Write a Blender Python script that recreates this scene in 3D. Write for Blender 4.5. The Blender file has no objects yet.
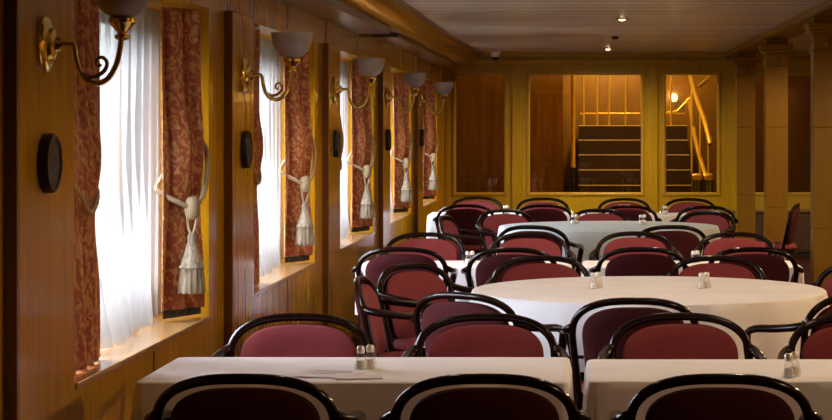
import bpy, math, random
from math import sin, cos, pi, sqrt, radians, atan2
from mathutils import Vector
random.seed(7)
SC = bpy.context.scene
COL = SC.collection

# ------------------------------------------------------------------ helpers
class MB:
    def __init__(s): s.v = []; s.f = []
    def add(s, v, f):
        b = len(s.v); s.v += [tuple(p) for p in v]; s.f += [tuple(b+i for i in q) for q in f]; return s
    def box(s, x0, x1, y0, y1, z0, z1):
        v = [(x0,y0,z0),(x1,y0,z0),(x1,y1,z0),(x0,y1,z0),(x0,y0,z1),(x1,y0,z1),(x1,y1,z1),(x0,y1,z1)]
        return s.add(v, [(3,2,1,0),(4,5,6,7),(0,1,5,4),(1,2,6,5),(2,3,7,6),(3,0,4,7)])
    def tube(s, path, r, n=10, closed=False, flat=1.0):
        P = [Vector(p) for p in path]; m = len(P)
        rr = r if isinstance(r, (list, tuple)) else [r]*m
        T = []
        for i in range(m):
            a = P[(i-1) % m] if closed else P[max(i-1, 0)]
            b = P[(i+1) % m] if closed else P[min(i+1, m-1)]
            T.append((b-a).normalized())
        ref = Vector((0,0,1)) if abs(T[0].z) < .9 else Vector((1,0,0))
        N = (ref - T[0]*ref.dot(T[0])).normalized()
        v = []
        for i in range(m):
            N = (N - T[i]*N.dot(T[i])).normalized(); B = T[i].cross(N)
            for k in range(n):
                a = 2*pi*k/n
                v.append(P[i] + N*(cos(a)*rr[i]) + B*(sin(a)*rr[i]*flat))
        f = []
        for i in range(m if closed else m-1):
            j = (i+1) % m
            for k in range(n):
                l = (k+1) % n
                f.append((i*n+k, i*n+l, j*n+l, j*n+k))
        if not closed:
            f.append(tuple(reversed(range(n)))); f.append(tuple((m-1)*n+k for k in range(n)))
        return s.add(v, f)
    def lathe(s, prof, n=24, c=(0,0,0), axis='z'):
        v = []; f = []
        for (r, z) in prof:
            for k in range(n):
                a = 2*pi*k/n
                p = (r*cos(a), r*sin(a), z)
                if axis == 'x': p = (z, r*cos(a), r*sin(a))
                if axis == 'y': p = (r*cos(a), z, r*sin(a))
                v.append((p[0]+c[0], p[1]+c[1], p[2]+c[2]))
        for i in range(len(prof)-1):
            for k in range(n):
                l = (k+1) % n
                f.append((i*n+k, i*n+l, (i+1)*n+l, (i+1)*n+k))
        f.append(tuple(reversed(range(n)))); f.append(tuple((len(prof)-1)*n+k for k in range(n)))
        return s.add(v, f)
    def rings(s, rings, cap0=True, cap1=True):
        n = len(rings[0]); v = [p for r in rings for p in r]; f = []
        for i in range(len(rings)-1):
            for k in range(n):
                l = (k+1) % n
                f.append((i*n+k, i*n+l, (i+1)*n+l, (i+1)*n+k))
        if cap0: f.append(tuple(reversed(range(n))))
        if cap1: f.append(tuple((len(rings)-1)*n+k for k in range(n)))
        return s.add(v, f)
    def grid(s, fn, nu, nv):
        v = [fn(i/nu, j/nv) for j in range(nv+1) for i in range(nu+1)]
        f = [(j*(nu+1)+i, j*(nu+1)+i+1, (j+1)*(nu+1)+i+1, (j+1)*(nu+1)+i) for j in range(nv) for i in range(nu)]
        return s.add(v, f)
    def build(s, name, mat, parent=None, smooth=False, bevel=0, kind=None):
        me = bpy.data.meshes.new(name); me.from_pydata(s.v, [], s.f); me.update()
        if smooth:
            for p in me.polygons: p.use_smooth = True
            try: me.set_sharp_from_angle(angle=radians(42))
            except Exception: pass
        me.materials.append(mat)
        o = bpy.data.objects.new(name, me); COL.objects.link(o)
        if parent: o.parent = parent
        if bevel:
            m = o.modifiers.new('bevel', 'BEVEL'); m.width = bevel; m.segments = 2; m.limit_method = 'ANGLE'
        if kind: o['kind'] = kind
        return o

def smooth_path(pts, sub=6, closed=False):
    P = [Vector(p) for p in pts]; out = []; m = len(P)
    for i in range(m if closed else m-1):
        p0 = P[(i-1) % m] if closed else P[max(i-1,0)]
        p1 = P[i]; p2 = P[(i+1) % m]; p3 = P[(i+2) % m] if closed else P[min(i+2, m-1)]
        for k in range(sub):
            t = k/sub
            out.append(.5*((2*p1)+(p2-p0)*t+(2*p0-5*p1+4*p2-p3)*t*t+(3*p1-p0-3*p2+p3)*t**3))
    if not closed: out.append(P[-1])
    return out

def thing(name, label, cat, loc=(0,0,0), rz=0, group=None):
    o = bpy.data.objects.new(name, None); COL.objects.link(o); o.empty_display_size = .1
    o.location = loc; o.rotation_euler = (0,0,rz)
    return tag(o, label, cat, group)
def tag(o, label, cat, group=None):
    o['label'] = label; o['category'] = cat
    if group: o['group'] = group
    return o
def copy_tree(o, parent=None):
    c = o.copy(); COL.objects.link(c)
    if parent: c.parent = parent
    for ch in list(KIDS.get(o.name, [])): copy_tree(ch, c)
    return c
KIDS = {}
def freeze(o):
    """remember the children of a prototype so that copies can be made"""
    KIDS[o.name] = list(o.children)
    for c in o.children: freeze(c)
def dup(o, loc, rz, label, group=None, cat=None):
    c = copy_tree(o); c.location = loc; c.rotation_euler = (0,0,rz); c['label'] = label
    if group: c['group'] = group
    return c

# ------------------------------------------------------------------ materials
def new_mat(name):
    m = bpy.data.materials.new(name); m.use_nodes = True
    nt = m.node_tree; b = nt.nodes['Principled BSDF']
    return m, nt, b
def coords(nt, scale=(1,1,1)):
    tc = nt.nodes.new('ShaderNodeTexCoord'); mp = nt.nodes.new('ShaderNodeMapping')
    mp.inputs['Scale'].default_value = scale
    nt.links.new(tc.outputs['Object'], mp.inputs['Vector']); return mp.outputs['Vector']
def noise(nt, vec, scale=1, detail=4, rough=.55, dist=0):
    n = nt.nodes.new('ShaderNodeTexNoise'); n.inputs['Scale'].default_value = scale
    n.inputs['Detail'].default_value = detail; n.inputs['Roughness'].default_value = rough
    n.inputs['Distortion'].default_value = dist
    nt.links.new(vec, n.inputs['Vector']); return n.outputs['Fac']
def ramp(nt, fac, stops):
    r = nt.nodes.new('ShaderNodeValToRGB'); e = r.color_ramp.elements
    while len(e) < len(stops): e.new(.5)
    for el, (p, c) in zip(e, stops): el.position = p; el.color = (*c, 1)
    nt.links.new(fac, r.inputs['Fac']); return r.outputs['Color']
def bump(nt, b, h, strength=.2, dist=.01):
    n = nt.nodes.new('ShaderNodeBump'); n.inputs['Strength'].default_value = strength; n.inputs['Distance'].default_value = dist
    nt.links.new(h, n.inputs['Height']); nt.links.new(n.outputs['Normal'], b.inputs['Normal'])
def simple(name, col, rough=.5, metal=0, coat=0, spec=.5, nscale=0, namp=.15):
    m, nt, b = new_mat(name)
    b.inputs['Roughness'].default_value = rough; b.inputs['Metallic'].default_value = metal
    b.inputs['Coat Weight'].default_value = coat; b.inputs['Specular IOR Level'].default_value = spec
    if nscale:
        f = noise(nt, coords(nt), nscale)
        c = ramp(nt, f, [(.3, tuple(x*(1-namp) for x in col)), (.7, tuple(min(1, x*(1+namp)) for x in col))])
        nt.links.new(c, b.inputs['Base Color'])
    else: b.inputs['Base Color'].default_value = (*col, 1)
    return m
def wood(name, dark, light, rough=.3, coat=.4, scale=(14,14,.9), n=1.0, spec=.5):
    m, nt, b = new_mat(name)
    v = coords(nt, scale)
    f = noise(nt, v, 2.2*n, 6, .6, .6)
    c = ramp(nt, f, [(.3, dark), (.72, light)])
    f2 = noise(nt, coords(nt, (.8,.8,.4)), 1.5, 2)
    mx = nt.nodes.new('ShaderNodeMix'); mx.data_type = 'RGBA'; mx.blend_type = 'MULTIPLY'
    mx.inputs['Factor'].default_value = .35
    nt.links.new(c, mx.inputs['A']); nt.links.new(ramp(nt, f2, [(.35, (.62,.58,.5)), (.65, (1,1,1))]), mx.inputs['B'])
    nt.links.new(mx.outputs['Result'], b.inputs['Base Color'])
    b.inputs['Roughness'].default_value = rough; b.inputs['Coat Weight'].default_value = coat
    b.inputs['Coat Roughness'].default_value = .12; b.inputs['Specular IOR Level'].default_value = spec
    bump(nt, b, noise(nt, coords(nt, (.6,2.2,1.2)), 2, 2), .12, .03)
    return m

M_WALL = wood('honey_lacquered_wood', (.40,.182,.0008), (.57,.285,.002), .24, .3, (14,14,.9), 1, .3)
M_FRAME = wood('olive_gold_wood', (.45,.282,.002), (.55,.36,.004), .35, .1)
M_COLUMN = wood('amber_wood', (.26,.125,.0006), (.32,.158,.001), .4, .05, (14,14,.9), 1, .3)
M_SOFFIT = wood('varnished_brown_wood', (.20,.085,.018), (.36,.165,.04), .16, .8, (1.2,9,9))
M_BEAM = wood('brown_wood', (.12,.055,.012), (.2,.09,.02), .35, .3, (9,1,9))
M_DARKWOOD = wood('dark_brown_wood', (.055,.022,.008), (.10,.042,.015), .35, .3)
M_SIDE = wood('edge_shade_and_joint_wood', (.15,.055,.008), (.20,.075,.012), .4, .2)
M_SILL = wood('pale_varnished_sill', (.40,.22,.08), (.52,.30,.13), .22, .5, (4,1,4))
M_MAHOG = wood('black_mahogany', (.006,.002,.0018), (.016,.005,.0035), .16, 0, (18,18,6), 1, .32)
M_BRASS = simple('polished_brass', (.85,.68,.20), .17, 1, nscale=30, namp=.08)
M_OLDBRASS = simple('aged_brass', (.45,.29,.08), .28, 1, nscale=25, namp=.15)
M_STEEL = simple('brushed_steel', (.80,.78,.75), .35, .7, nscale=80, namp=.06)
M_LOBBYBRASS = simple('lobby_brass', (.90,.64,.10), .4, .5)
M_BLACK = simple('matte_black', (.012,.010,.009), .45, nscale=30)
M_PLAQUE = simple('dark_bronze', (.028,.017,.010), .35, .3, nscale=40, namp=.4)
M_WHITEPL = simple('white_plastic', (.85,.88,.88), .35)
M_TEAL = simple('dark_teal_lens', (.01,.06,.07), .12)
M_CHROME_TRIM = simple('pale_metal_trim', (.75,.62,.38), .3, 1)
M_GOLDBEAD = simple('gold_bead', (.62,.40,.10), .4, .2)
M_PAPER = simple('paper', (.74,.72,.74), .7)
M_INK = simple('violet_ink', (.36,.30,.44), .7)

# fabric burgundy
m, nt, b = new_mat('burgundy_velour'); M_FAB = m
f = noise(nt, coords(nt), 260, 3); f2 = noise(nt, coords(nt), 9, 3)
mx = nt.nodes.new('ShaderNodeMix'); mx.data_type = 'RGBA'; mx.blend_type = 'MULTIPLY'; mx.inputs['Factor'].default_value = .5
nt.links.new(ramp(nt, f, [(.3, (.20,.034,.040)), (.7, (.28,.052,.058))]), mx.inputs['A'])
nt.links.new(ramp(nt, f2, [(.3, (.75,.72,.72)), (.7, (1,1,1))]), mx.inputs['B'])
nt.links.new(mx.outputs['Result'], b.inputs['Base Color'])
b.inputs['Roughness'].default_value = .85; b.inputs['Sheen Weight'].default_value = .05; b.inputs['Specular IOR Level'].default_value = .15
bump(nt, b, f, .25, .002)

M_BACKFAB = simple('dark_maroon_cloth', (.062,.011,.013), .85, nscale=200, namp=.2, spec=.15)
# table linen
m, nt, b = new_mat('white_linen'); M_LINEN = m
f = noise(nt, coords(nt), 5, 4)
nt.links.new(ramp(nt, f, [(.3, (.78,.77,.79)), (.7, (.86,.85,.865))]), b.inputs['Base Color'])
b.inputs['Roughness'].default_value = .75; b.inputs['Specular IOR Level'].default_value = .25
bump(nt, b, noise(nt, coords(nt), 7, 3, .5, .8), .25, .01)

M_DAYLITLINEN = simple('blue_daylit_linen', (.56,.66,.68), .75, nscale=5, namp=.05)  # white linen with the bluish window light put into its colour
# damask drape
m, nt, b = new_mat('red_gold_damask'); M_DAMASK = m
v = coords(nt, (1,1,1))
vo = nt.nodes.new('ShaderNodeTexVoronoi'); vo.feature = 'SMOOTH_F1'; vo.inputs['Scale'].default_value = 40
nt.links.new(v, vo.inputs['Vector'])
wv = nt.nodes.new('ShaderNodeTexWave'); wv.wave_type = 'RINGS'; wv.inputs['Scale'].default_value = 13; wv.inputs['Distortion'].default_value = 9
wv.inputs['Detail'].default_value = 2; wv.inputs['Detail Scale'].default_value = 2.2
nt.links.new(v, wv.inputs['Vector'])
ad = nt.nodes.new('ShaderNodeMath'); ad.operation = 'MULTIPLY'
nt.links.new(vo.outputs['Distance'], ad.inputs[0]); nt.links.new(wv.outputs['Fac'], ad.inputs[1])
c = ramp(nt, ad.outputs[0], [(.05, (.31,.062,.014)), (.20, (.40,.12,.028)), (.42, (.54,.26,.075))])
nt.links.new(c, b.inputs['Base Color'])
b.inputs['Roughness'].default_value = .6; b.inputs['Sheen Weight'].default_value = .2
bump(nt, b, ad.outputs[0], .2, .004)

# rope
m, nt, b = new_mat('cream_rope'); M_ROPE = m
wv = nt.nodes.new('ShaderNodeTexWave'); wv.inputs['Scale'].default_value = 40; wv.inputs['Distortion'].default_value = 1
nt.links.new(coords(nt, (1,1,1)), wv.inputs['Vector'])
nt.links.new(ramp(nt, wv.outputs['Fac'], [(.2, (.22,.15,.075)), (.7, (.44,.33,.19))]), b.inputs['Base Color'])
b.inputs['Roughness'].default_value = .8

# sheer voile
m = bpy.data.materials.new('white_voile'); m.use_nodes = True; M_SHEER = m; nt = m.node_tree; nt.nodes.clear()
out = nt.nodes.new('ShaderNodeOutputMaterial')
tr = nt.nodes.new('ShaderNodeBsdfTranslucent'); tr.inputs['Color'].default_value = (.16,.16,.16,1)
df = nt.nodes.new('ShaderNodeBsdfDiffuse'); df.inputs['Color'].default_value = (.70,.69,.67,1)
tp = nt.nodes.new('ShaderNodeBsdfTransparent'); tp.inputs['Color'].default_value = (1,1,1,1)
m1 = nt.nodes.new('ShaderNodeMixShader'); m2 = nt.nodes.new('ShaderNodeMixShader')
m1.inputs[0].default_value = .4; nt.links.new(tr.outputs[0], m1.inputs[1]); nt.links.new(df.outputs[0], m1.inputs[2])
wf = noise(nt, coords(nt, (40,40,1.5)), 1, 2)
mr = nt.nodes.new('ShaderNodeMapRange'); mr.inputs['To Min'].default_value = .34; mr.inputs['To Max'].default_value = .56
nt.links.new(wf, mr.inputs['Value']); nt.links.new(mr.outputs[0], m2.inputs[0])
nt.links.new(m1.outputs[0], m2.inputs[1]); nt.links.new(tp.outputs[0], m2.inputs[2]); nt.links.new(m2.outputs[0], out.inputs['Surface'])

def glass_mat(name, tint, ior=1.45, rough=.02):
    m = bpy.data.materials.new(name); m.use_nodes = True; nt = m.node_tree; nt.nodes.clear()
    out = nt.nodes.new('ShaderNodeOutputMaterial'); tp = nt.nodes.new('ShaderNodeBsdfTransparent'); tp.inputs['Color'].default_value = (*tint, 1)
    gl = nt.nodes.new('ShaderNodeBsdfGlossy'); gl.inputs['Roughness'].default_value = rough
    fr = nt.nodes.new('ShaderNodeFresnel')
    ge = nt.nodes.new('ShaderNodeNewGeometry'); ir = nt.nodes.new('ShaderNodeMapRange')   # same reflectance entering and leaving the thin pane
    ir.inputs['To Min'].default_value = ior; ir.inputs['To Max'].default_value = 1/ior
    nt.links.new(ge.outputs['Backfacing'], ir.inputs['Value']); nt.links.new(ir.outputs[0], fr.inputs['IOR'])
    mx = nt.nodes.new('ShaderNodeMixShader'); nt.links.new(fr.outputs[0], mx.inputs[0])
    nt.links.new(tp.outputs[0], mx.inputs[1]); nt.links.new(gl.outputs[0], mx.inputs[2]); nt.links.new(mx.outputs[0], out.inputs['Surface'])
    return m
M_PANE = glass_mat('clear_window_glass', (.95,.97,.96))
M_BROWNPANE = glass_mat('bronze_tinted_glass', (.80,.70,.52), 1.35)
M_SHAKERGLASS = glass_mat('shaker_glass', (.93,.92,.90), 1.6, .08)
M_SALT = simple('salt', (.85,.83,.78), .8)

# frosted lamp glass
m, nt, b = new_mat('frosted_grey_glass'); M_FROST = m
b.inputs['Base Color'].default_value = (.34,.31,.29,1); b.inputs['Roughness'].default_value = .38
b.inputs['Transmission Weight'].default_value = .0; b.inputs['Subsurface Weight'].default_value = .15
nt.links.new(ramp(nt, noise(nt, coords(nt), 18, 3), [(.3, (.38,.355,.33)), (.7, (.46,.43,.40))]), b.inputs['Base Color'])

# ceiling slats
m, nt, b = new_mat('pale_metal_slats'); M_CEIL = m
tc = nt.nodes.new('ShaderNodeTexCoord'); sp = nt.nodes.new('ShaderNodeSeparateXYZ'); nt.links.new(tc.outputs['Object'], sp.inputs[0])
mo = nt.nodes.new('ShaderNodeMath'); mo.operation = 'PINGPONG'; mo.inputs[1].default_value = .2; nt.links.new(sp.outputs['Y'], mo.inputs[0])
mr = nt.nodes.new('ShaderNodeMapRange'); mr.inputs['From Max'].default_value = .035; nt.links.new(mo.outputs[0], mr.inputs['Value'])
fz = noise(nt, coords(nt, (.12,3.1,1)), 1, 5, .75)
c1 = ramp(nt, fz, [(.32, (.62,.58,.50)), (.68, (.95,.90,.80))])
mx = nt.nodes.new('ShaderNodeMix'); mx.data_type = 'RGBA'; mx.inputs['A'].default_value = (.07,.06,.05,1)
nt.links.new(mr.outputs[0], mx.inputs['Factor']); nt.links.new(c1, mx.inputs['B']); nt.links.new(mx.outputs['Result'], b.inputs['Base Color'])
b.inputs['Roughness'].default_value = .28; b.inputs['Metallic'].default_value = .15
bump(nt, b, mr.outputs[0], .3, .005)

M_CARPET = simple('dark_red_carpet', (.05,.014,.012), .95, nscale=60, namp=.4, spec=.1)
def emit(name, col, s):
    m = bpy.data.materials.new(name); m.use_nodes = True; b = m.node_tree.nodes['Principled BSDF']
    b.inputs['Base Color'].default_value = (*col, 1); b.inputs['Emission Color'].default_value = (*col, 1); b.inputs['Emission Strength'].default_value = s
    return m
M_LAMPGLOW = emit('warm_bulb', (1,.78,.42), 14)
M_LOBBYGLOW = emit('lobby_bulb', (1,.72,.35), 5)

# ------------------------------------------------------------------ setting
XL = -1.6; YB = 23.7; ZC = 2.38; XR = 3.7; Y0 = -5.0
ZS, ZT = .69, 2.01
NW = 5; P = 3.44
WIN = [(6.33+P*k, 8.62+P*k) for k in range(NW)]
OPEN = [(6.33+P*k, 8.62+P*k) for k in range(NW)]

MB().box(-2.6, 4.2, Y0-.2, 31, -.1, 0).build('floor', M_CARPET, kind='structure')
MB().box(-2.2, XR+.1, Y0-.2, YB-.0005, ZC, ZC+.08).build('ceiling', M_CEIL, kind='structure')
w = MB()
XO = -1.9
w.box(XO, XL, Y0, YB, 0, ZS-.022); w.box(XO, XL, Y0, YB, ZT, ZC)
ys = [Y0] + [y for a in OPEN for y in a] + [YB]
for i in range(0, len(ys), 2): w.box(XO, XL, ys[i], ys[i+1], ZS-.022, ZT)
for (a, c) in OPEN:                                    # outer skin with smaller openings
    w.box(XO-.06, XO, a, c, ZS-.022, .86); w.box(XO-.06, XO, a, c, 1.96, ZT)
    w.box(XO-.06, XO, a, a+.12, .86, 1.96); w.box(XO-.06, XO, c-.12, c, .86, 1.96)
w.build('wall_left', M_WALL, kind='structure')
MB().box(XR, XR+.1, Y0, YB, 0, ZC).build('wall_right', M_COLUMN, kind='structure')
MB().box(-2.0, XR+.1, Y0-.1, Y0, 0, ZC).build('wall_front', M_DARKWOOD, kind='structure')
n_trim = [0]
def trim(mb, mat, bevel=.004):
    n_trim[0] += 1
    return mb.build('trim_%d' % n_trim[0], mat, bevel=bevel, kind='structure')
for k, (a, c) in enumerate(WIN):
    trim(MB().box(XO, XL+.012, a+.001, c-.001, ZS-.02, ZS), M_SILL, .004)
    fr = MB()
    x0, x1 = XO-.045, XO-.01
    fr.box(x0, x1, a+.12, a+.16, .86, 1.96).box(x0, x1, c-.16, c-.12, .86, 1.96)
    fr.box(x0, x1, a+.16, c-.16, .86, .90).box(x0, x1, a+.16, c-.16, 1.92, 1.96)
    f_ = fr.build('window_%d' % (k+1), M_DARKWOOD, kind='structure')
    MB().box(x0+.012, x0+.018, a+.16, c-.16, .90, 1.92).build('pane', M_PANE, f_)
# pilasters before every window (raised board, near edge darkened to paint in its shade)
for k in range(NW):
    y0, y1 = 5.57+P*k, 6.15+P*k
    trim(MB().box(XL, XL+.038, y0, y1, 0, 2.025), M_WALL, .004)
    trim(MB().box(XL, XL+.0375, y0-.02, y0-.0005, 0, 2.02), M_SIDE, .002)
# thin joint battens in the wall above and below the windows
for k in range(NW):
    for yy in (7.5, 9.15):
        trim(MB().box(XL, XL+.004, yy+P*k, yy+.012+P*k, 0, ZS-.03), M_SIDE, 0)
        trim(MB().box(XL, XL+.004, yy+P*k, yy+.010+P*k, 2.03, 2.2), M_CHROME_TRIM, 0)
# soffit along the left wall: curved varnished face under the ceiling edge
pr = [(-1.60,2.235),(-1.34,2.215),(-1.335,2.225)]
for i in range(7):
    t = i/6; pr.append((-1.33+.085*t**1.7, 2.23+.15*t**.9))
pr.append((-1.60, ZC))
ylist = [Y0+i*(YB-Y0)/40 for i in range(41)]
def inset(y): return 0 if y < 19 else .1*((y-19)/4.7)**1.8
rg = [[(x+(inset(y) if x > -1.5 else 0), y, z) for (x, z) in pr] for y in ylist]
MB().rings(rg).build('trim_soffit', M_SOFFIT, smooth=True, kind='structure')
bpy.data.objects['trim_soffit'].name = 'trim_90'
rg = [[(x+inset(y), y, z) for (x, z) in [(-1.262,2.352),(-1.232,2.36),(-1.228,2.379),(-1.262,2.379)]] for y in ylist]
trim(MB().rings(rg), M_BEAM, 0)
# stepped casing under the near half of the soffit
trim(MB().box(XL, -1.36, 9.6, 14.3, 2.165, 2.218), M_DARKWOOD, .006)
trim(MB().box(XL, -1.40, 15.4, 22.9, 2.19, 2.218), M_DARKWOOD, .006)
# ceiling cross strip
trim(MB().box(-1.23, 1.74, 17.55, 17.575, ZC-.004, ZC), M_CHROME_TRIM, 0)

# back partition with glazed openings
panes = [(-1.505,-.865),(-.628,.758),(.983,1.659),(1.93,2.33),(2.43,3.15)]
ZB0, ZB1 = .69, 2.15
w = MB(); w.box(-2.6, 4.2, YB, YB+.08, 0, ZB0); w.box(-2.6, 4.2, YB, YB+.08, ZB1, 3.3)
xs = [-2.6] + [x for a in panes for x in a] + [4.2]
for i in range(0, len(xs), 2): w.box(xs[i], xs[i+1], YB, YB+.08, ZB0, ZB1)
w.build('wall_back', M_FRAME, kind='structure')
for k, (a, c) in enumerate(panes):
    fr = MB(); t = .028
    fr.box(a-.006, a+t, YB-.015, YB+.09, ZB0-.006, ZB1+.006).box(c-t, c+.006, YB-.015, YB+.09, ZB0-.006, ZB1+.006)
    fr.box(a+t, c-t, YB-.015, YB+.09, ZB0-.006, ZB0+t).box(a+t, c-t, YB-.015, YB+.09, ZB1-t, ZB1+.006)
    f_ = fr.build('window_%d' % (NW+1+k), M_FRAME, bevel=.008, kind='structure')
    bd = MB(); q = .007
    bd.box(a+t, a+t+q, YB+.0, YB+.034, ZB0+t, ZB1-t).box(c-t-q, c-t, YB+.0, YB+.034, ZB0+t, ZB1-t)
    bd.box(a+t+q, c-t-q, YB+.0, YB+.034, ZB0+t, ZB0+t+q).box(a+t+q, c-t-q, YB+.0, YB+.034, ZB1-t-q, ZB1-t)
    bd.build('bead', M_GOLDBEAD, f_)
    MB().box(a+t, c-t, YB+.035, YB+.041, ZB0+t, ZB1-t).build('pane', M_BROWNPANE, f_)
# raised mullion boards and head rail on the partition
for (a, c) in [(-.805,-.69),(.815,.92),(1.735,1.87)]:
    trim(MB().box(a, c, YB-.03, YB-.001, 0, 2.24), M_FRAME, .006)
trim(MB().box(XL+.04, XR, YB-.045, YB-.001, 2.243, 2.30), M_FRAME, .008)
trim(MB().box(XL+.04, XR, YB-.06, YB-.001, 2.34, 2.379), M_FRAME, .006)
trim(MB().box(XL+.003, XL+.06, YB-.05, YB-.001, 0, 2.2), M_FRAME, .006)

# beam and columns on the right
MB().box(1.73, 1.99, Y0, YB-.001, 2.33, ZC-.001).build('trim_91', M_BEAM, bevel=.006, kind='structure')
trim(MB().box(1.705, 1.729, Y0, YB-.062, 2.335, 2.379), M_COLUMN, .004)
def column(y, n):
    x0, x1 = 1.755, 1.965; d = .21
    mb = MB()
    for (z0, z1) in [(0,.735),(.741,1.493),(1.499,2.07)]: mb.box(x0, x1, y, y+d, z0, z1)
    mb.box(x0+.004, x1-.004, y+.004, y+d-.004, .735, .741).box(x0+.004, x1-.004, y+.004, y+d-.004, 1.493, 1.499)
    o = mb.build('column' , M_COLUMN, bevel=.003, kind='structure')
    cp = MB()
    for (z0, z1, e) in [(2.07,2.085,.012),(2.085,2.19,.0),(2.19,2.21,.014),(2.21,2.235,.03),(2.235,2.285,.045),(2.285,2.329,.0)]:
        cp.box(x0-e, x1+e, y-e, y+d+e, z0, z1)
    cp.build('capital', M_COLUMN, o, bevel=.006)
    dm = MB()                                          # faceted diamond boss on the capital faces
    cx, cz, r = (x0+x1)/2, 2.137, .045
    dm.add([(cx-r,y-.0005,cz),(cx,y-.0005,cz-r),(cx+r,y-.0005,cz),(cx,y-.0005,cz+r),(cx,y-.022,cz)], [(0,1,4),(1,2,4),(2,3,4),(3,0,4),(3,2,1,0)])
    cy = y+d/2
    dm.add([(x0-.0005,cy-r,cz),(x0-.0005,cy,cz-r),(x0-.0005,cy+r,cz),(x0-.0005,cy,cz+r),(x0-.022,cy,cz)], [(0,1,4),(1,2,4),(2,3,4),(3,0,4),(3,2,1,0)])
    dm.build('boss', M_COLUMN, o)
for i, y in enumerate((22.4, 18.9, 15.02)): column(y, i)

# ------------------------------------------------------------------ lobby behind the glass
LB = 29.6
M_SCREEN = wood('lobby_dark_panel', (.07,.030,.003), (.17,.075,.006), .2, .5, (9,9,.5))
M_LOBBY = wood('lobby_brown_panel', (.085,.042,.003), (.14,.072,.006), .35, .3)
w = MB().box(-2.6, 4.2, LB, LB+.1, 0, 3.2).box(-2.6, -2.5, YB+.08, LB, 0, 3.2).box(4.1, 4.2, YB+.08, LB, 0, 3.2)
w.build('wall_lobby', M_LOBBY, kind='structure'); bpy.data.objects['wall_lobby'].name = 'wall_far'
MB().box(-2.6, 4.2, YB+.08, LB+.1, 3.2, 3.3).build('ceiling_lobby', M_LOBBY, kind='structure')
MB().box(-.14, -.06, 24.5, 26.6, 0, 2.9).build('wall_stair', M_LOBBY, kind='structure') if False else None
# dark panelled screen left of the stairs, seen through the first panes
MB().box(-2.5, -.22, 26.0, 26.08, 0, 3.2).build('wall_screen', M_SCREEN, kind='structure')
MB().box(1.75, 4.1, 25.4, 25.48, 0, 3.2).build('wall_side', M_DARKWOOD, kind='structure')
st = thing('staircase', 'dark carpeted stairs with brass nosings behind the middle glass panes', 'stairs', (0,24.55,0))
M_NOSING = simple('pale_brass_strip', (.85,.74,.46), .4, .25)
M_STEP = simple('dark_stair_carpet', (.035,.018,.010), .9, nscale=50, namp=.3)
R_, T_ = .19, .28
for k in range(1, 9):
    y0 = T_*(k-1)
    top = R_*k
    s = MB().box(-.02, 1.42, y0, (T_*k if k < 8 else 4.9), 0 if k < 8 else 0, top).build('step', M_STEP, st, bevel=.004)
    MB().box(-.02, 1.42, y0-.010, y0+.014, top-.007, top+.004).build('nosing', M_NOSING, s)
rl = thing('landing_railing', 'brass railing of upright bars at the top of the stairs', 'railing', (0,26.85,R_*8))
for x in (.05,.23,.39,.61,.82,1.02,1.22):
    MB().tube([(x,0,.001),(x,0,1.02)], .014, 10).build('baluster', M_LOBBYBRASS, rl, smooth=True)
MB().tube([(.0,0,.16),(1.4,0,.16)], .012, 10).build('rail', M_LOBBYBRASS, rl, smooth=True)
MB().tube([(.0,0,1.03),(1.4,0,1.03)], .025, 10).build('handrail', M_LOBBYBRASS, rl, smooth=True)
p = thing('newel_post', 'thick polished brass post at the left foot of the stairs', 'post', (-.085,24.62,0))
MB().lathe([(.05,.001),(.05,.03),(.016,.05),(.016,1.0)], 16).build('lower_pole', M_BLACK, p, smooth=True)
MB().lathe([(.03,1.0),(.034,1.02),(.026,1.05),(.026,2.4),(.04,2.42),(.03,2.46)], 16).build('upper_pole', M_LOBBYBRASS, p, smooth=True)
hr = thing('stair_handrail', 'curved brass handrail sweeping down behind the right glass pane', 'handrail', (0,0,0))
pth = smooth_path([(1.46,26.9,2.75),(1.43,26.5,2.45),(1.44,26.1,2.18),(1.5,25.7,1.86),(1.58,25.3,1.56),(1.63,25.0,1.28)], 6)
MB().tube(pth, .032, 12).build('rail', M_LOBBYBRASS, hr, smooth=True)
pth = smooth_path([(1.44,26.3,1.85),(1.48,25.9,1.42),(1.54,25.4,1.06),(1.62,24.9,.74)], 6)
MB().tube(pth, .03, 12).build('rail', M_LOBBYBRASS, hr, smooth=True)
pth = smooth_path([(1.9,26.9,2.4),(1.75,26.6,2.2),(1.56,26.4,2.02)], 6)
MB().tube(pth, .025, 12).build('rail', M_LOBBYBRASS, hr, smooth=True)
MB().tube(smooth_path([(1.12,28.0,1.71),(1.34,28.0,1.71),(1.44,28.0,1.80),(1.54,28.0,1.90)], 5), .02, 10).build('rail', M_LOBBYBRASS, hr, smooth=True)
for (x, y, z) in [(1.45,25.95,2.02),(1.53,25.45,1.68),(1.61,25.05,1.33)]:
    MB().tube([(x,y,.001),(x,y,z)], .014, 10).build('baluster', M_LOBBYBRASS, hr, smooth=True)
for i, (x, lab) in enumerate(((1.42, 'greenish brass bollard low behind the right glass pane, left one'), (1.56, 'greenish brass bollard low behind the right glass pane, right one'))):
    bo = thing('bollard', lab, 'bollard', (x,24.2,0), 0, 'bollards behind the right pane')
    MB().lathe([(.06,.001),(.06,.05),(.05,.07),(.048,.86)], 20).build('post', simple('green_brass', (.30,.36,.10), .2, 1) if i == 0 else bpy.data.materials['green_brass'], bo, smooth=True)
    MB().lathe([(.055,.861),(.06,.89),(.06,.92),(.03,.94)], 20).build('cap', M_LOBBYBRASS, bo, smooth=True)
wl = thing('wall_lamp', 'small glowing lamp on the wall above the stairs', 'lamp', (1.38,LB-.03,1.93))
MB().box(-.05,.05,.0,.028,-.06,.06).build('backplate', M_LOBBYBRASS, wl)
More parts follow.
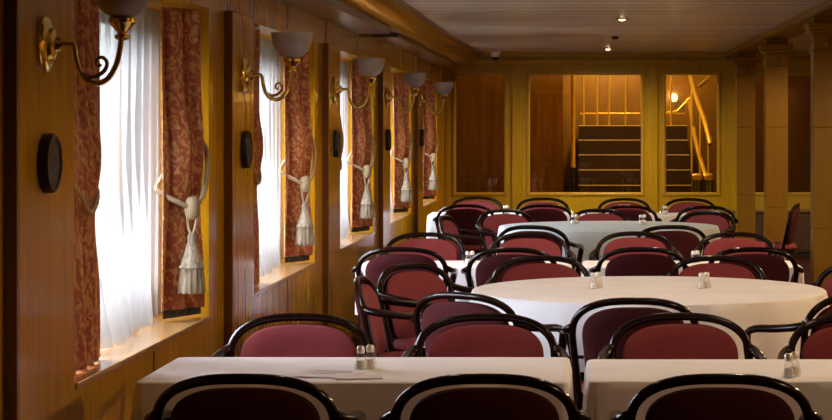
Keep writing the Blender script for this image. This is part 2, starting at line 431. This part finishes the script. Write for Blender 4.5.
MB().lathe([(.02,-.06),(.055,-.03),(.06,.03),(.035,.06)], 16, (0,-.065,0)).build('lamp_shade', M_LOBBYGLOW, wl, smooth=True)

# low dark cabinet against the far wall, right
sb = thing('sideboard', 'low dark brown cabinet against the far wall behind the columns', 'cabinet', (2.55,23.4,0))
MB().box(-.75,.75,-.25,.22,.05,.5).build('body', M_DARKWOOD, sb, bevel=.006)
MB().box(-.77,.77,-.27,.23,.501,.525).build('top', M_DARKWOOD, sb, bevel=.006)
for i in range(3):
    d = MB().box(-.73+.49*i,-.73+.49*i+.475,-.268,-.251,.08,.48).build('door', M_DARKWOOD, sb, bevel=.004)
MB().box(-.7,.7,-.2,.2,.001,.05).build('plinth', M_BLACK, sb)

# ------------------------------------------------------------------ wall sconces and plaques
ordn = ['nearest the camera', 'second from the camera', 'third from the camera', 'fourth from the camera', 'farthest from the camera']
def make_sconce(label):
    t = thing('wall_sconce', label, 'wall lamp', (0,0,0), 0, 'brass wall sconces between the windows')
    MB().lathe([(.084,.0),(.084,.008),(.074,.016),(.05,.02),(.044,.03),(.024,.036),(.018,.05)], 28, axis='x').build('backplate', M_BRASS, t, smooth=True)
    arm = smooth_path([(.04,0,0),(.065,0,0),(.086,0,-.004),(.092,0,-.035),(.102,0,-.075),(.122,0,-.104),(.152,0,-.113),(.184,0,-.1),(.208,0,-.062),(.22,0,-.015),(.225,0,.022)], 6)
    MB().tube(arm, .0085, 12).build('arm', M_BRASS, t, smooth=True)
    sc = smooth_path([(.112,0,-.085),(.13,0,-.095),(.155,0,-.09),(.176,0,-.074),(.183,0,-.054),(.172,0,-.038),(.157,0,-.040),(.151,0,-.053),(.158,0,-.063),(.166,0,-.058)], 6)
    n = len(sc); MB().tube(sc, [.007-.003*i/n for i in range(n)], 10).build('scroll', M_OLDBRASS, t, smooth=True)
    MB().lathe([(.010,.012),(.022,.018),(.022,.026),(.012,.032),(.02,.042),(.036,.06),(.04,.064),(.04,.076),(.034,.08)], 24, (.227,0,0)).build('cup', M_BRASS, t, smooth=True)
    pr = [(.03,.081),(.05,.09),(.072,.112),(.088,.145),(.096,.185),(.098,.196),(.094,.196),(.09,.18),(.08,.145),(.062,.115),(.03,.098)]
    MB().lathe(pr, 32, (.227,0,0)).build('lamp_shade', M_FROST, t, smooth=True)
    return t
sc0 = make_sconce('brass wall sconce with grey glass bowl on the pilaster ' + ordn[0]); freeze(sc0)
XP = XL+.0385
for k in range(NW):
    loc = (XP, 5.83+P*k, 1.74)
    if k == 0: sc0.location = loc
    else: dup(sc0, loc, 0, 'brass wall sconce with grey glass bowl on the pilaster ' + ordn[k])
def make_plaque(label):
    t = thing('wall_plaque', label, 'plaque', (0,0,0), 0, 'round dark plaques under the sconces')
    MB().lathe([(.088,0),(.088,.022),(.082,.03),(.074,.03),(.070,.024)], 32, axis='x').build('rim', M_PLAQUE, t, smooth=True)
    MB().lathe([(.069,.015),(.069,.024),(.03,.027),(.012,.032)], 32, axis='x').build('face', M_BLACK, t, smooth=True)
    return t
pq0 = make_plaque('round dark bronze plaque below the sconce ' + ordn[0]); freeze(pq0)
for k in range(NW):
    loc = (XP, 5.84+P*k, 1.395)
    if k == 0: pq0.location = loc
    else: dup(pq0, loc, 0, 'round dark bronze plaque below the sconce ' + ordn[k])

# ------------------------------------------------------------------ curtains
wn = ['window nearest the camera', 'second window from the camera', 'third window from the camera', 'fourth window from the camera', 'farthest window']
def lerp(a, b, t): return a+(b-a)*t
def drape_fn(p0, p1, n, amp, tie, seed, z0=.735, z1=2.0, pull=.25, pinch=.55):
    rnd = random.Random(seed); ph = rnd.random()*6
    d = Vector((p1[0]-p0[0], p1[1]-p0[1])); L = d.length; d /= L; nn = Vector((d.y, -d.x))
    def fn(u, v):
        z = lerp(z0, z1, v)
        q = math.exp(-((z-tie)/.16)**2)
        below = max(0, (tie-z)/.45)
        uu = u-.5
        wd = 1-pinch*q*.6+.12*below
        c = .5+pull*q*.3
        s = c+uu*wd
        a = amp*(1-.35*q)*(1+.25*below)
        off = a*sin(2*pi*n*u+ph+.5*sin(3*z+ph))+.3*a*sin(2*pi*n*2.3*u+2*z)
        off += .035*math.exp(-((z-tie-.22)/.18)**2)*sin(pi*u)
        x = p0[0]+d.x*L*s+nn.x*off; y = p0[1]+d.y*L*s+nn.y*off
        return (x, y, z)
    return fn, (lambda z: ((p0[0]+p1[0])/2 + d.x*L*pull*.3, (p0[1]+p1[1])/2 + d.y*L*pull*.3)), nn, d, L
def thick(o, t=.004):
    m = o.modifiers.new('thickness', 'SOLIDIFY'); m.thickness = t; m.offset = 0
def make_right(label):
    t = thing('curtain', label, 'curtain', (0,0,0), 0, 'red damask curtains')
    fn, ctr, nn, d, L = drape_fn((-1.748,8.295), (-1.612,8.55), 2.5, .021, 1.17, 3, pinch=.14, pull=.02)
    thick(MB().grid(fn, 60, 48).build('drape', M_DAMASK, t, smooth=True))
    MB().grid(lambda u, v: (lerp(-1.735,-1.625,u), lerp(8.32,8.575,u)+.012*sin(u*16), lerp(.70,.735,v)), 16, 2).build('hem', M_BLACK, t, smooth=True)
    # rope round the drape, sagging to a knot on the room side, and its tassel
    cx, cy = ctr(0); cx += .0; 
    a = Vector((cx,cy,0)) + Vector((nn.x,nn.y,0))*0
    side = Vector((d.x,d.y,0)); fr = Vector((nn.x,nn.y,0))
    # nn must point towards the camera/room
    if fr.y > 0: fr = -fr
    k = a+fr*.075-side*.02; k.z = 1.155
    ring = [a-side*(L*.40)+Vector((0,0,1.22)), a-side*(L*.26)+fr*.05+Vector((0,0,1.185)), k+Vector((0,0,.01)), a+side*(L*.25)+fr*.06+Vector((0,0,1.22)), a+side*(L*.47)+fr*.03+Vector((0,0,1.37)), a+side*(L*.5)-fr*.03+Vector((0,0,1.44)), a-fr*.05+Vector((0,0,1.34)), a-side*(L*.42)-fr*.03+Vector((0,0,1.25))]
    tb = MB().tube(smooth_path(ring, 6, True), .011, 10, True).build('tieback', M_ROPE, t, smooth=True)
    kx, ky, kz = k
    MB().lathe([(.008,.055),(.022,.05),(.03,.03),(.034,.0),(.03,-.025),(.018,-.04)][::-1], 16, (kx,ky,kz)).build('knot', M_ROPE, tb, smooth=True)
    lp = smooth_path([(kx-.02,ky,kz-.03),(kx-.014,ky-.01,kz-.075),(kx,ky-.012,kz-.105),(kx+.014,ky-.01,kz-.075),(kx+.02,ky,kz-.03)], 5)
    MB().tube(lp, .007, 8).build('cord', M_ROPE, tb, smooth=True)
    n = 30; pr = [(.012,-.10),(.02,-.115),(.017,-.13),(.026,-.16),(.034,-.19),(.046,-.235),(.05,-.24),(.044,-.25),(.048,-.29),(.052,-.345),(.050,-.348),(.02,-.345)]
    v = []
    rings = []
    for (r, z) in reversed(pr):
        rings.append([(kx+r*(1+.12*(j % 2)*(1 if z < -.2 else 0))*cos(2*pi*j/n), ky-.012+r*(1+.12*(j % 2)*(1 if z < -.2 else 0))*sin(2*pi*j/n), kz+z+.004*sin(j*2.1)*(1 if z < -.33 else 0)) for j in range(n)])
    MB().rings(rings).build('tassel', M_TASSEL, tb, smooth=True)
    return t
m, nt, b = new_mat('cream_silk_fringe'); M_TASSEL = m
f = noise(nt, coords(nt, (90,90,4)), 1, 2)
nt.links.new(ramp(nt, f, [(.35, (.15,.115,.07)), (.65, (.40,.33,.235))]), b.inputs['Base Color']); b.inputs['Roughness'].default_value = .7
def make_left(label):
    t = thing('curtain', label, 'curtain', (0,0,0), 0, 'red damask curtains')
    fn, ctr, nn, d, L = drape_fn((-1.655,6.40), (-1.675,6.92), 4.5, .022, 1.17, 5, z0=.70, pinch=.25, pull=-.15)
    thick(MB().grid(fn, 80, 48).build('drape', M_DAMASK, t, smooth=True))
    ring = [(-1.62,6.45,1.3),(-1.615,6.58,1.22),(-1.63,6.74,1.25),(-1.66,6.83,1.3),(-1.72,6.76,1.33),(-1.73,6.6,1.33),(-1.7,6.43,1.34)]
    MB().tube(smooth_path(ring, 6, True), .010, 10, True).build('tieback', M_ROPE, t, smooth=True)
    return t
def make_sheer(label):
    rnd = random.Random(11)
    def fn(u, v):
        y = lerp(7.03, 8.54, u); z = lerp(.705, 1.995, v)
        low = max(0, 1-v*2.0)
        a = .016+.016*low
        e = min(1, max(0, (u-.62)/.2)); e = e*e*(3-2*e)
        x = -1.79+.002*e + a*(1-.55*e)*sin(2*pi*10*u+.8*sin(2.2*z)) + .4*a*sin(2*pi*19*u+z*3)*(1-.6*e)
        x += (.06*low**1.6*(.6+.4*sin(2*pi*1.6*u-.3)) + .02*low)*(1-e)
        return (x, y, z + .0)
    o = MB().grid(fn, 150, 30).build('sheer_curtain', M_SHEER, smooth=True)
    return tag(o, label, 'sheer curtain', 'white sheer curtains')
rt, lf, sh = make_right('red damask curtain with rope tassel at far side of the ' + wn[0]), make_left('narrow red damask curtain at near side of the ' + wn[0]), make_sheer('white sheer curtain filling the ' + wn[0])
for o in (rt, lf, sh): freeze(o)
for k in range(1, NW):
    dup(rt, (0,P*k,0), 0, 'red damask curtain with rope tassel at far side of the ' + wn[k])
    dup(lf, (0,P*k,0), 0, 'narrow red damask curtain at near side of the ' + wn[k])
    dup(sh, (0,P*k,0), 0, 'white sheer curtain filling the ' + wn[k])

# ------------------------------------------------------------------ chairs
def back_y(x, z): return (.84-z)*.22 + .5*x*x
def make_chair():
    t = thing('armchair', 'x', 'chair', (0,0,0), 0, 'burgundy bentwood armchairs')
    # outer bentwood hoop
    a, zc, bb, n = .242, .685, .141, 2.65
    pts = []
    for z in (.43,.50,.58,.65): pts.append((-(.218+.024*(z-.43)/.255), z))
    for i in range(25):
        th = pi-pi*i/24; c, s = cos(th), sin(th)
        pts.append((a*math.copysign(abs(c)**(2/n), c), zc+bb*abs(s)**(2/n)))
    for z in (.65,.58,.50,.43): pts.append(((.218+.024*(z-.43)/.255), z))
    MB().tube([(x, back_y(x,z), z) for (x, z) in pts], .0145, 12).build('back_frame', M_MAHOG, t, smooth=True)
    # upholstered back panel
    out = []
    a, zc, bb, n = .204, .68, .121, 2.75
    for i in range(33):
        th = pi*i/32; c, s = cos(th), sin(th)
        out.append((a*math.copysign(abs(c)**(2/n), c), zc+bb*abs(s)**(2/n)))
    for z in (.63,.57,.52): out.append((-.204+.016*(.68-z)/.16, z))
    out += [(-.165,.492),(-.08,.488),(0,.487),(.08,.488),(.165,.492)]
    for z in (.52,.57,.63): out.append((.204-.016*(.68-z)/.16, z))
    cx, cz = 0, .64; T = .024
    prof = [(1,-.35),(.985,-.8),(.94,-1),(.7,-1.05),(.35,-1.05)]
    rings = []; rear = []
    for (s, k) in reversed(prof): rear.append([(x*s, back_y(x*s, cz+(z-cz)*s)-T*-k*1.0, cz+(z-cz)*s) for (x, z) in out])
    for (s, k) in prof:
        kk = -k*1.0
        bul = 1+.25*(1-s)
        rings.append([(x*s, back_y(x*s, cz+(z-cz)*s)+T*kk*bul, cz+(z-cz)*s) for (x, z) in out])
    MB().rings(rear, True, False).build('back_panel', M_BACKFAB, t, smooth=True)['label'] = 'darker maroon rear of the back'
    MB().rings(rings, False, True).build('backrest', M_FAB, t, smooth=True)
    for sg in (-1,1):
        MB().tube([(sg*.199, back_y(.199,.60), .60), (sg*.234, back_y(.234,.60), .60)], .007, 8).build('spacer', M_MAHOG, t, smooth=True)
        ap = smooth_path([(sg*.243, back_y(.243,.72)+.004, .72),(sg*.259,.075,.711),(sg*.270,.12,.702),(sg*.276,.21,.692),(sg*.274,.32,.682),(sg*.266,.372,.655),(sg*.252,.385,.59),(sg*.238,.375,.48)], 6)
        nn = len(ap); MB().tube(ap, [.016 if i < nn*.55 else .016-.003*(i/nn-.55) for i in range(nn)], 12, flat=1.25).build('armrest', M_MAHOG, t, smooth=True)
        MB().tube(smooth_path([(sg*.232,.365,.47),(sg*.228,.372,.25),(sg*.222,.385,.001)], 5), [.019,.019,.019,.018,.018,.017,.016,.015,.015,.014,.014], 12).build('leg', M_MAHOG, t, smooth=True)
        MB().tube(smooth_path([(sg*.217,back_y(.217,.45)-.004,.455),(sg*.212,.10,.25),(sg*.208,.02,.001)], 5), [.018,.018,.018,.017,.017,.016,.016,.015,.015,.014,.014], 12).build('leg', M_MAHOG, t, smooth=True)
    def seat_ring(s, z, oy=.0):
        r = []
        for i in range(40):
            th = 2*pi*i/40; c, q = cos(th), sin(th); n = 3.2
            x = .222*s*math.copysign(abs(c)**(2/n), c); y = .215*s*math.copysign(abs(q)**(2/n), q)
            r.append((x*(1+.06*y/.2), .225+y, z))
        return r
    MB().rings([seat_ring(.96,.40), seat_ring(1,.405), seat_ring(1,.435), seat_ring(.97,.44)]).build('seat_frame', M_MAHOG, t, smooth=True)
    MB().rings([seat_ring(.90,.441), seat_ring(.955,.45), seat_ring(.955,.468), seat_ring(.9,.482), seat_ring(.6,.492), seat_ring(.2,.494)]).build('seat', M_FAB, t, smooth=True)
    return t
ch0 = make_chair(); freeze(ch0)
first = [True]
def spacers(c):
    for x in (-.11, .0, .11):
        MB().tube([(x, back_y(x,.79), .79), (x, back_y(x,.82), .82)], .007, 8).build('spacer', M_MAHOG, c, smooth=True)
def chair(x, y, face, label, z=0):
    """face: direction the sitter would look, degrees; 0 away from camera (+Y), 180 to the camera, 90 to the right (+X)"""
    rz = -radians(face)
    if first[0]:
        first[0] = False; ch0.location = (x,y,z); ch0.rotation_euler = (0,0,rz); ch0['label'] = label; return ch0
    return dup(ch0, (x,y,z), rz, label)
BK = 'burgundy armchair seen from behind '
FC = 'burgundy armchair facing us '
chair(-.905, 5.35, 1, BK+'in the front row, leftmost, nearest the curtains')
chair(-.257, 5.35, -1, BK+'in the front row, middle one at front left table')
chair(.377, 5.35, 0, BK+'in the front row at the front right table')
chair(-.99, 7.10, 181, FC+'across the front left table, by the window wall')
chair(-.332, 7.10, 179, FC+'across the front left table, beside the gap between tables')
chair(.355, 7.12, 180, FC+'across the front right table, at its left end')
chair(.985, 7.08, 183, FC+'across the front right table, cut by the right edge')
chair(.21, 7.74, 2, BK+'at the near side of the big round table, middle one')
chair(-.485, 7.99, 30, 'burgundy armchair angled away at the near left of the big round table')
chair(1.12, 8.02, -38, 'burgundy armchair at the near right of the big round table, its arm crossing the cloth')
chair(-.985, 8.86, 91, 'burgundy armchair seen side-on between the window wall and big round table')
chair(-.835, 9.70, 130, 'burgundy armchair turned half towards us left of the big round table')
chair(-.20, 10.28, 178, FC+'on the far side of the big round table, left one')
chair(.70, 10.27, 184, FC+'on the far side of the big round table, right one')
chair(1.40, 9.79, 219, 'burgundy armchair at the right of the big round table, cut by the right edge')
chair(-.985, 11.02, 0, BK+'at the middle left table, by the window wall')
chair(-.373, 10.96, 1, BK+'at the middle left table, its right place')
chair(.342, 11.01, 0, BK+'at the middle right table, its left place')
chair(.952, 11.0, 1, BK+'at the middle right table, nearest the columns')
spacers(chair(-.97, 12.55, 180, FC+'across the middle left table, below the third window'))
chair(-.32, 12.57, 179, FC+'across the middle left table, its right place')
chair(.35, 12.66, 180, FC+'across the middle right table, its left place')
chair(.976, 12.58, 181, FC+'across the middle right table, its right place')
chair(-.33, 13.45, 12, BK+'at the near left of the far round table')
chair(.62, 13.47, -8, BK+'at the near right of the far round table')
chair(-1.03, 15.0, 100, 'burgundy armchair side-on between the window wall and far round table')
spacers(chair(-.62, 16.12, 152, 'burgundy armchair turned towards us at the far left of the far round table'))
spacers(chair(.16, 16.2, 180, FC+'on the far side of the far round table, middle one'))
chair(1.03, 15.9, 212, 'burgundy armchair turned towards us at the far right of the far round table')
chair(-.98, 17.1, 0, BK+'at the rear left table, beside the far curtains')
chair(-.31, 17.1, 0, BK+'at the rear left table, its right place')
chair(.41, 16.95, 1, BK+'at the rear right table, its left place')
chair(1.06, 16.8, -2, BK+'at the rear right table, its right place')
chair(-.98, 19.0, 180, FC+'across the rear left table, in front of the first glass pane')
chair(-.35, 18.75, 180, FC+'across the rear left table, its right place')
chair(.41, 18.65, 180, FC+'across the rear right table, in front of the stairs')
chair(1.02, 18.6, 182, FC+'across the rear right table, beside the far columns')
side = thing('side_chair', 'burgundy chair seen side-on between the two nearer columns at the right', 'chair', (1.90,17.4,0), -radians(-78))
for c_ in KIDS[ch0.name]:
    if not c_.name.startswith('armrest'): copy_tree(c_, side)

# ------------------------------------------------------------------ tables
def rr_outline(x0, x1, y0, y1, r, n=10, m=14):
    pts = []
    def seg(a, b, k):
        for i in range(k): pts.append((lerp(a[0],b[0],i/k), lerp(a[1],b[1],i/k)))
    def arc(cx, cy, a0):
        for i in range(n): 
            a = a0+pi/2*i/n; pts.append((cx+r*cos(a), cy+r*sin(a)))
    seg((x0+r,y0),(x1-r,y0),m*2); arc(x1-r,y0+r,-pi/2)
    seg((x1,y0+r),(x1,y1-r),m); arc(x1-r,y1-r,0)
    seg((x1-r,y1),(x0+r,y1),m*2); arc(x0+r,y1-r,pi/2)
    seg((x0,y1-r),(x0,y0+r),m); arc(x0+r,y0+r,pi)
    return pts
def cloth(outl, c, zt, drop, seed, amp=.012, nf=14, flare=.03):
    rnd = random.Random(seed); n = len(outl)
    # outward normals
    nor = []
    for i in range(n):
        a = Vector(outl[i-1]); b_ = Vector(outl[(i+1) % n]); t = (b_-a).normalized(); nor.append((t.y, -t.x))
    ph = [rnd.random()*6 for _ in range(4)]
    rings = []
    for s in (.15,.5,.85,.97): rings.append([(c[0]+(x-c[0])*s, c[1]+(y-c[1])*s, zt+.0012*sin(9*x+ph[0])*sin(7*y+ph[1])*(1 if s < .9 else 0)) for (x, y) in outl])
    rings.append([(x-nx*.004, y-ny*.004, zt) for (x, y), (nx, ny) in zip(outl, nor)])
    rings.append([(x+nx*.002, y+ny*.002, zt-.004) for (x, y), (nx, ny) in zip(outl, nor)])
    for j in range(1, 9):
        d = drop*j/8; q = j/8; r = []
        for i, ((x, y), (nx, ny)) in enumerate(zip(outl, nor)):
            u = i/n*2*pi
            w_ = .5+.5*sin(nf*u+ph[2]+.8*sin(3*u+ph[3]))
            o = .004+q*(flare*w_ + amp*sin(nf*1.9*u+ph[0])) + .004
            r.append((x+nx*o, y+ny*o, zt-.004-d))
        rings.append(r)
    return MB().rings(rings, True, False)
TABL = []
def rect_table(x0, x1, y0, y1, zt, lab, clab, seed):
    t = thing('dining_table', lab, 'table', ((x0+x1)/2,(y0+y1)/2,0), 0, 'rectangular dining tables')
    hx, hy = (x1-x0)/2-.014, (y1-y0)/2-.014; zt_ = zt-.006
    MB().box(-hx,hx,-hy,hy,zt_-.03,zt_).build('tabletop', M_DARKWOOD, t, bevel=.003)
    MB().box(-hx+.05,hx-.05,-hy+.05,hy-.05,zt_-.11,zt_-.031).build('apron', M_DARKWOOD, t)
    for sx in (-1,1):
        for sy in (-1,1):
            cx, cy = sx*(hx-.085), sy*(hy-.085)
            MB().lathe([(.02,.001),(.022,.05),(.03,zt_-.12),(.03,zt_-.111)], 14, (cx,cy,0)).build('leg', M_DARKWOOD, t, smooth=True)
    o = cloth(rr_outline(x0,x1,y0,y1,.03), ((x0+x1)/2,(y0+y1)/2), zt, .27, seed, .006, 9, .018).build('tablecloth', M_LINEN, smooth=True)
    tag(o, clab, 'tablecloth', 'white tablecloths')
def round_table(cx, cy, r, zt, lab, clab, seed, mat=None):
    t = thing('round_table', lab, 'table', (cx,cy,0), 0, 'round dining tables')
    zt_ = zt-.006
    MB().lathe([(r-.02,zt_-.03),(r-.014,zt_-.025),(r-.014,zt_-.004),(r-.02,zt_)], 64).build('tabletop', M_DARKWOOD, t, smooth=True)
    MB().lathe([(.06,.12),(.045,.3),(.06,zt_-.08),(.2,zt_-.05),(.2,zt_-.031)], 24).build('pedestal', M_DARKWOOD, t, smooth=True)
    for i in range(4):
        a = pi/4+i*pi/2
        MB().tube(smooth_path([(.04*cos(a),.04*sin(a),.2),(.2*cos(a),.2*sin(a),.14),(.38*cos(a),.38*sin(a),.03)], 5), .026, 10).build('foot', M_DARKWOOD, t, smooth=True)
    ol = [(cx+r*cos(2*pi*i/160), cy+r*sin(2*pi*i/160)) for i in range(160)]
    o = cloth(ol, (cx,cy), zt, .28, seed, .014, 11, .042).build('tablecloth', mat or M_LINEN, smooth=True)
    tag(o, clab, 'tablecloth', 'white tablecloths')
rect_table(-1.31, -.036, 5.88, 6.52, .75, 'rectangular table under the cloth at the front left', 'white tablecloth on the front left table with a paper slip', 1)
rect_table(.024, 1.25, 5.90, 6.46, .75, 'rectangular table under the cloth at the front right', 'white tablecloth on the front right table, cut by the right edge', 2)
round_table(.31, 9.03, .795, .768, 'large round table under the cloth in the middle', 'white cloth draped over the big round table in the middle', 3)
rect_table(-1.285, -.06, 11.50, 12.06, .695, 'rectangular table under the cloth left of the middle row', 'white tablecloth on the middle left table between chair backs', 4)
rect_table(.02, 1.28, 11.50, 12.06, .695, 'rectangular table under the cloth right of the middle row', 'white tablecloth on the middle right table reaching towards the columns', 5)
round_table(.21, 14.66, .80, .775, 'round table under the pale cloth farther back', 'white cloth draped over the far round table, bluish daylight painted in', 6, M_DAYLITLINEN)
rect_table(-1.34, -.06, 17.60, 18.2, .725, 'rectangular table under the cloth at the rear left', 'white tablecloth on the rear left table beside the curtains', 7)
rect_table(.012, 1.25, 17.50, 18.08, .725, 'rectangular table under the cloth at the rear right', 'white tablecloth on the rear right table in front of the stairs', 8)

# ------------------------------------------------------------------ shakers, paper slip
def make_shaker():
    t = thing('salt_shaker', 'x', 'shaker', (0,0,0), 0, 'glass salt and pepper shakers')
    MB().lathe([(.019,.0005),(.021,.004),(.0205,.012),(.016,.028),(.0115,.044),(.011,.05)], 18).build('jar', M_SHAKERGLASS, t, smooth=True)
    MB().lathe([(.0145,.002),(.0155,.012),(.0125,.028)], 14).build('salt', M_SALT, t, smooth=True)
    MB().lathe([(.0115,.0495),(.0125,.052),(.0125,.066),(.009,.071),(.004,.072)], 18).build('cap', M_STEEL, t, smooth=True)
    return t
sk0 = make_shaker(); freeze(sk0); fs = [True]
def shaker(x, y, z, lab):
    if fs[0]: fs[0] = False; sk0.location = (x,y,z); sk0['label'] = lab; return
    dup(sk0, (x,y,z), 0, lab)
def pair(px, ybase, zt, where, gap=.026, dy=.03):
    D = 2000*(1.5-zt)/(ybase-127); X = (px-580)*D/2000
    shaker(X-gap/2, D-dy/2, zt+.0015, 'left glass shaker of the pair on '+where)
    shaker(X+gap/2, D+dy/2, zt+.0015, 'right glass shaker of the pair on '+where)
pair(365.5, 369, .75, 'the front left table')
pair(791.5, 377, .75, 'the front right table', .022, .04)
pair(596, 288.5, .768, 'the left of the big round table', .022, .05)
pair(704, 288.5, .768, 'the right of the big round table')
pair(470, 263.5, .695, 'the middle left table')
pair(695.5, 263, .695, 'the middle right table')
pair(574.5, 224, .775, 'the left of the far round table')
pair(642.5, 224.5, .775, 'the right of the far round table')
pair(506, 213.8, .725, 'the rear left table')
pair(665, 214, .725, 'the rear right table', .024, .04)
pp = thing('paper_slip', 'white paper slip with faint violet print lying on the front left table', 'paper', (-.76,6.06,.752), radians(-14))
MB().box(-.09,.09,-.09,.09,0,.0012).build('sheet', M_PAPER, pp)
ln = MB()
for i, (a, c) in enumerate([(-.06,.05),(-.06,.065),(-.06,.02)]): ln.box(a,c,.055-.03*i,.061-.03*i,.0013,.0017)
ln.build('print', M_INK, pp)
p2 = tag(MB().box(-.07,.07,-.035,.035,0,.003).build('paper_card', M_PAPER), 'folded white card edge-on beside the paper slip on the front left table', 'card')
p2.location = (-.66,5.965,.752); p2.rotation_euler = (0,0,radians(8))

# ------------------------------------------------------------------ ceiling fittings
cv = thing('security_camera', 'small white dome camera on the ceiling at the far left corner', 'camera', (-.99,23.45,ZC))
MB().box(-.06,.06,-.06,.06,-.004,-.0005).build('ceiling_mount', M_WHITEPL, cv)
MB().lathe([(.056,-.0045),(.056,-.03),(.05,-.055),(.046,-.06)][::-1], 24).build('housing', M_WHITEPL, cv, smooth=True)
pr = [(.044*cos(a), -.06-.044*sin(a)) for a in [i*pi/2/8 for i in range(8)]]
MB().lathe(pr[::-1], 24).build('dome', M_TEAL, cv, smooth=True)
def downlight(x, y, lab):
    t = thing('downlight', lab, 'ceiling light', (x,y,ZC), 0, 'ceiling downlights')
    MB().lathe([(.030,-.002),(.05,-.001),(.055,-.006),(.04,-.014),(.030,-.012)], 28).build('ring', M_BRASS, t, smooth=True)
    MB().lathe([(.012,-.022),(.026,-.015),(.029,-.003)], 24).build('bulb', M_LAMPGLOW, t, smooth=True)
downlight(.34, 16.15, 'small bright ceiling downlight nearer to us, above the far round table')
downlight(.31, 22.3, 'small bright ceiling downlight farther back near the glass partition')
dt = thing('smoke_detector', 'small dark ceiling detector between the two downlights', 'detector', (.34,19.4,ZC))
MB().lathe([(.018,-.03),(.032,-.024),(.036,-.001)], 24).build('body', M_BLACK, dt, smooth=True)

# ------------------------------------------------------------------ lights
def spot(x, y, z, power, col=(1,.70,.40), ang=130, blend=.7, r=.05):
    l = bpy.data.lights.new('downlight_and_fill', 'SPOT'); l.energy = power; l.color = col; l.spot_size = radians(ang); l.spot_blend = blend; l.shadow_soft_size = r
    o = bpy.data.objects.new('downlight_and_fill', l); COL.objects.link(o); o.location = (x,y,z); return o
for (x, y, pw) in [(-.7,6.5,11),(.7,6.4,24),(.3,9.0,24),(-.75,8.9,10),(-.7,11.8,36),(.7,11.8,44),(.34,16.15,36),(.31,22.3,170)]:
    spot(x, y, ZC-.03, pw, (1,.70,.42), 118 if y < 20 else 172, .8)
for (x, y, pw) in [(2.9,20.6,60),(2.9,16.8,170),(2.9,12.0,180),(2.9,7.6,180),(2.9,3.6,90)]:  # unseen fill lamps added in the right aisle to brighten the left wall
    spot(x, y, ZC-.03, pw, (1,.70,.40), 172, .25)
def point(x, y, z, power, col, r=.08):
    l = bpy.data.lights.new('lobby_lamp', 'POINT'); l.energy = power; l.color = col; l.shadow_soft_size = r
    o = bpy.data.objects.new('lobby_lamp', l); COL.objects.link(o); o.location = (x,y,z)
point(.5, 28.4, 2.95, 480, (1,.70,.26), .25); point(1.38, LB-.25, 1.95, 12, (1,.7,.35)); point(.6, 24.6, 2.95, 260, (1,.72,.34), .3)
for k, (a, c) in enumerate(OPEN):
    l = bpy.data.lights.new('daylight_portal', 'AREA'); l.shape = 'RECTANGLE'; l.size = 1.1; l.size_y = c-a-.24; l.cycles.is_portal = True
    o = bpy.data.objects.new('daylight_portal', l); COL.objects.link(o); o.location = (XO-.1,(a+c)/2,1.41); o.rotation_euler = (0,-pi/2,0)

wd = bpy.data.worlds.new('sky'); SC.world = wd; wd.use_nodes = True
nt = wd.node_tree; bg = nt.nodes['Background']
tc = nt.nodes.new('ShaderNodeTexCoord'); sp = nt.nodes.new('ShaderNodeSeparateXYZ'); nt.links.new(tc.outputs['Generated'], sp.inputs[0])
# hazy land and water low down, bright overcast sky above
mr = nt.nodes.new('ShaderNodeMapRange'); mr.inputs['From Min'].default_value = -1; mr.inputs['From Max'].default_value = 1
nt.links.new(sp.outputs['Z'], mr.inputs['Value'])
nt.links.new(ramp(nt, mr.outputs[0], [(.44, (.022,.025,.023)), (.50, (.048,.051,.050)), (.54, (.066,.069,.069)), (.63, (.45,.465,.55)), (.76, (.86,.875,1))]), bg.inputs['Color'])
bg.inputs['Strength'].default_value = 45

# ------------------------------------------------------------------ camera
cam = bpy.data.cameras.new('camera'); co = bpy.data.objects.new('camera', cam); COL.objects.link(co)
co.location = (0,0,1.5); co.rotation_euler = (pi/2,0,0)
cam.sensor_width = 36; cam.lens = 36*2000/832
cam.shift_x = (416-580)/832; cam.shift_y = -(210-127)/832
cam.clip_end = 200
SC.camera = co
SC.view_settings.view_transform = 'Standard'; SC.view_settings.look = 'None'; SC.view_settings.gamma = 1; SC.view_settings.use_curve_mapping = False
SC.view_settings.exposure = 0
SC.cycles.max_bounces = 8; SC.cycles.transparent_max_bounces = 16; SC.cycles.sample_clamp_indirect = 6
SC.cycles.use_denoising = True
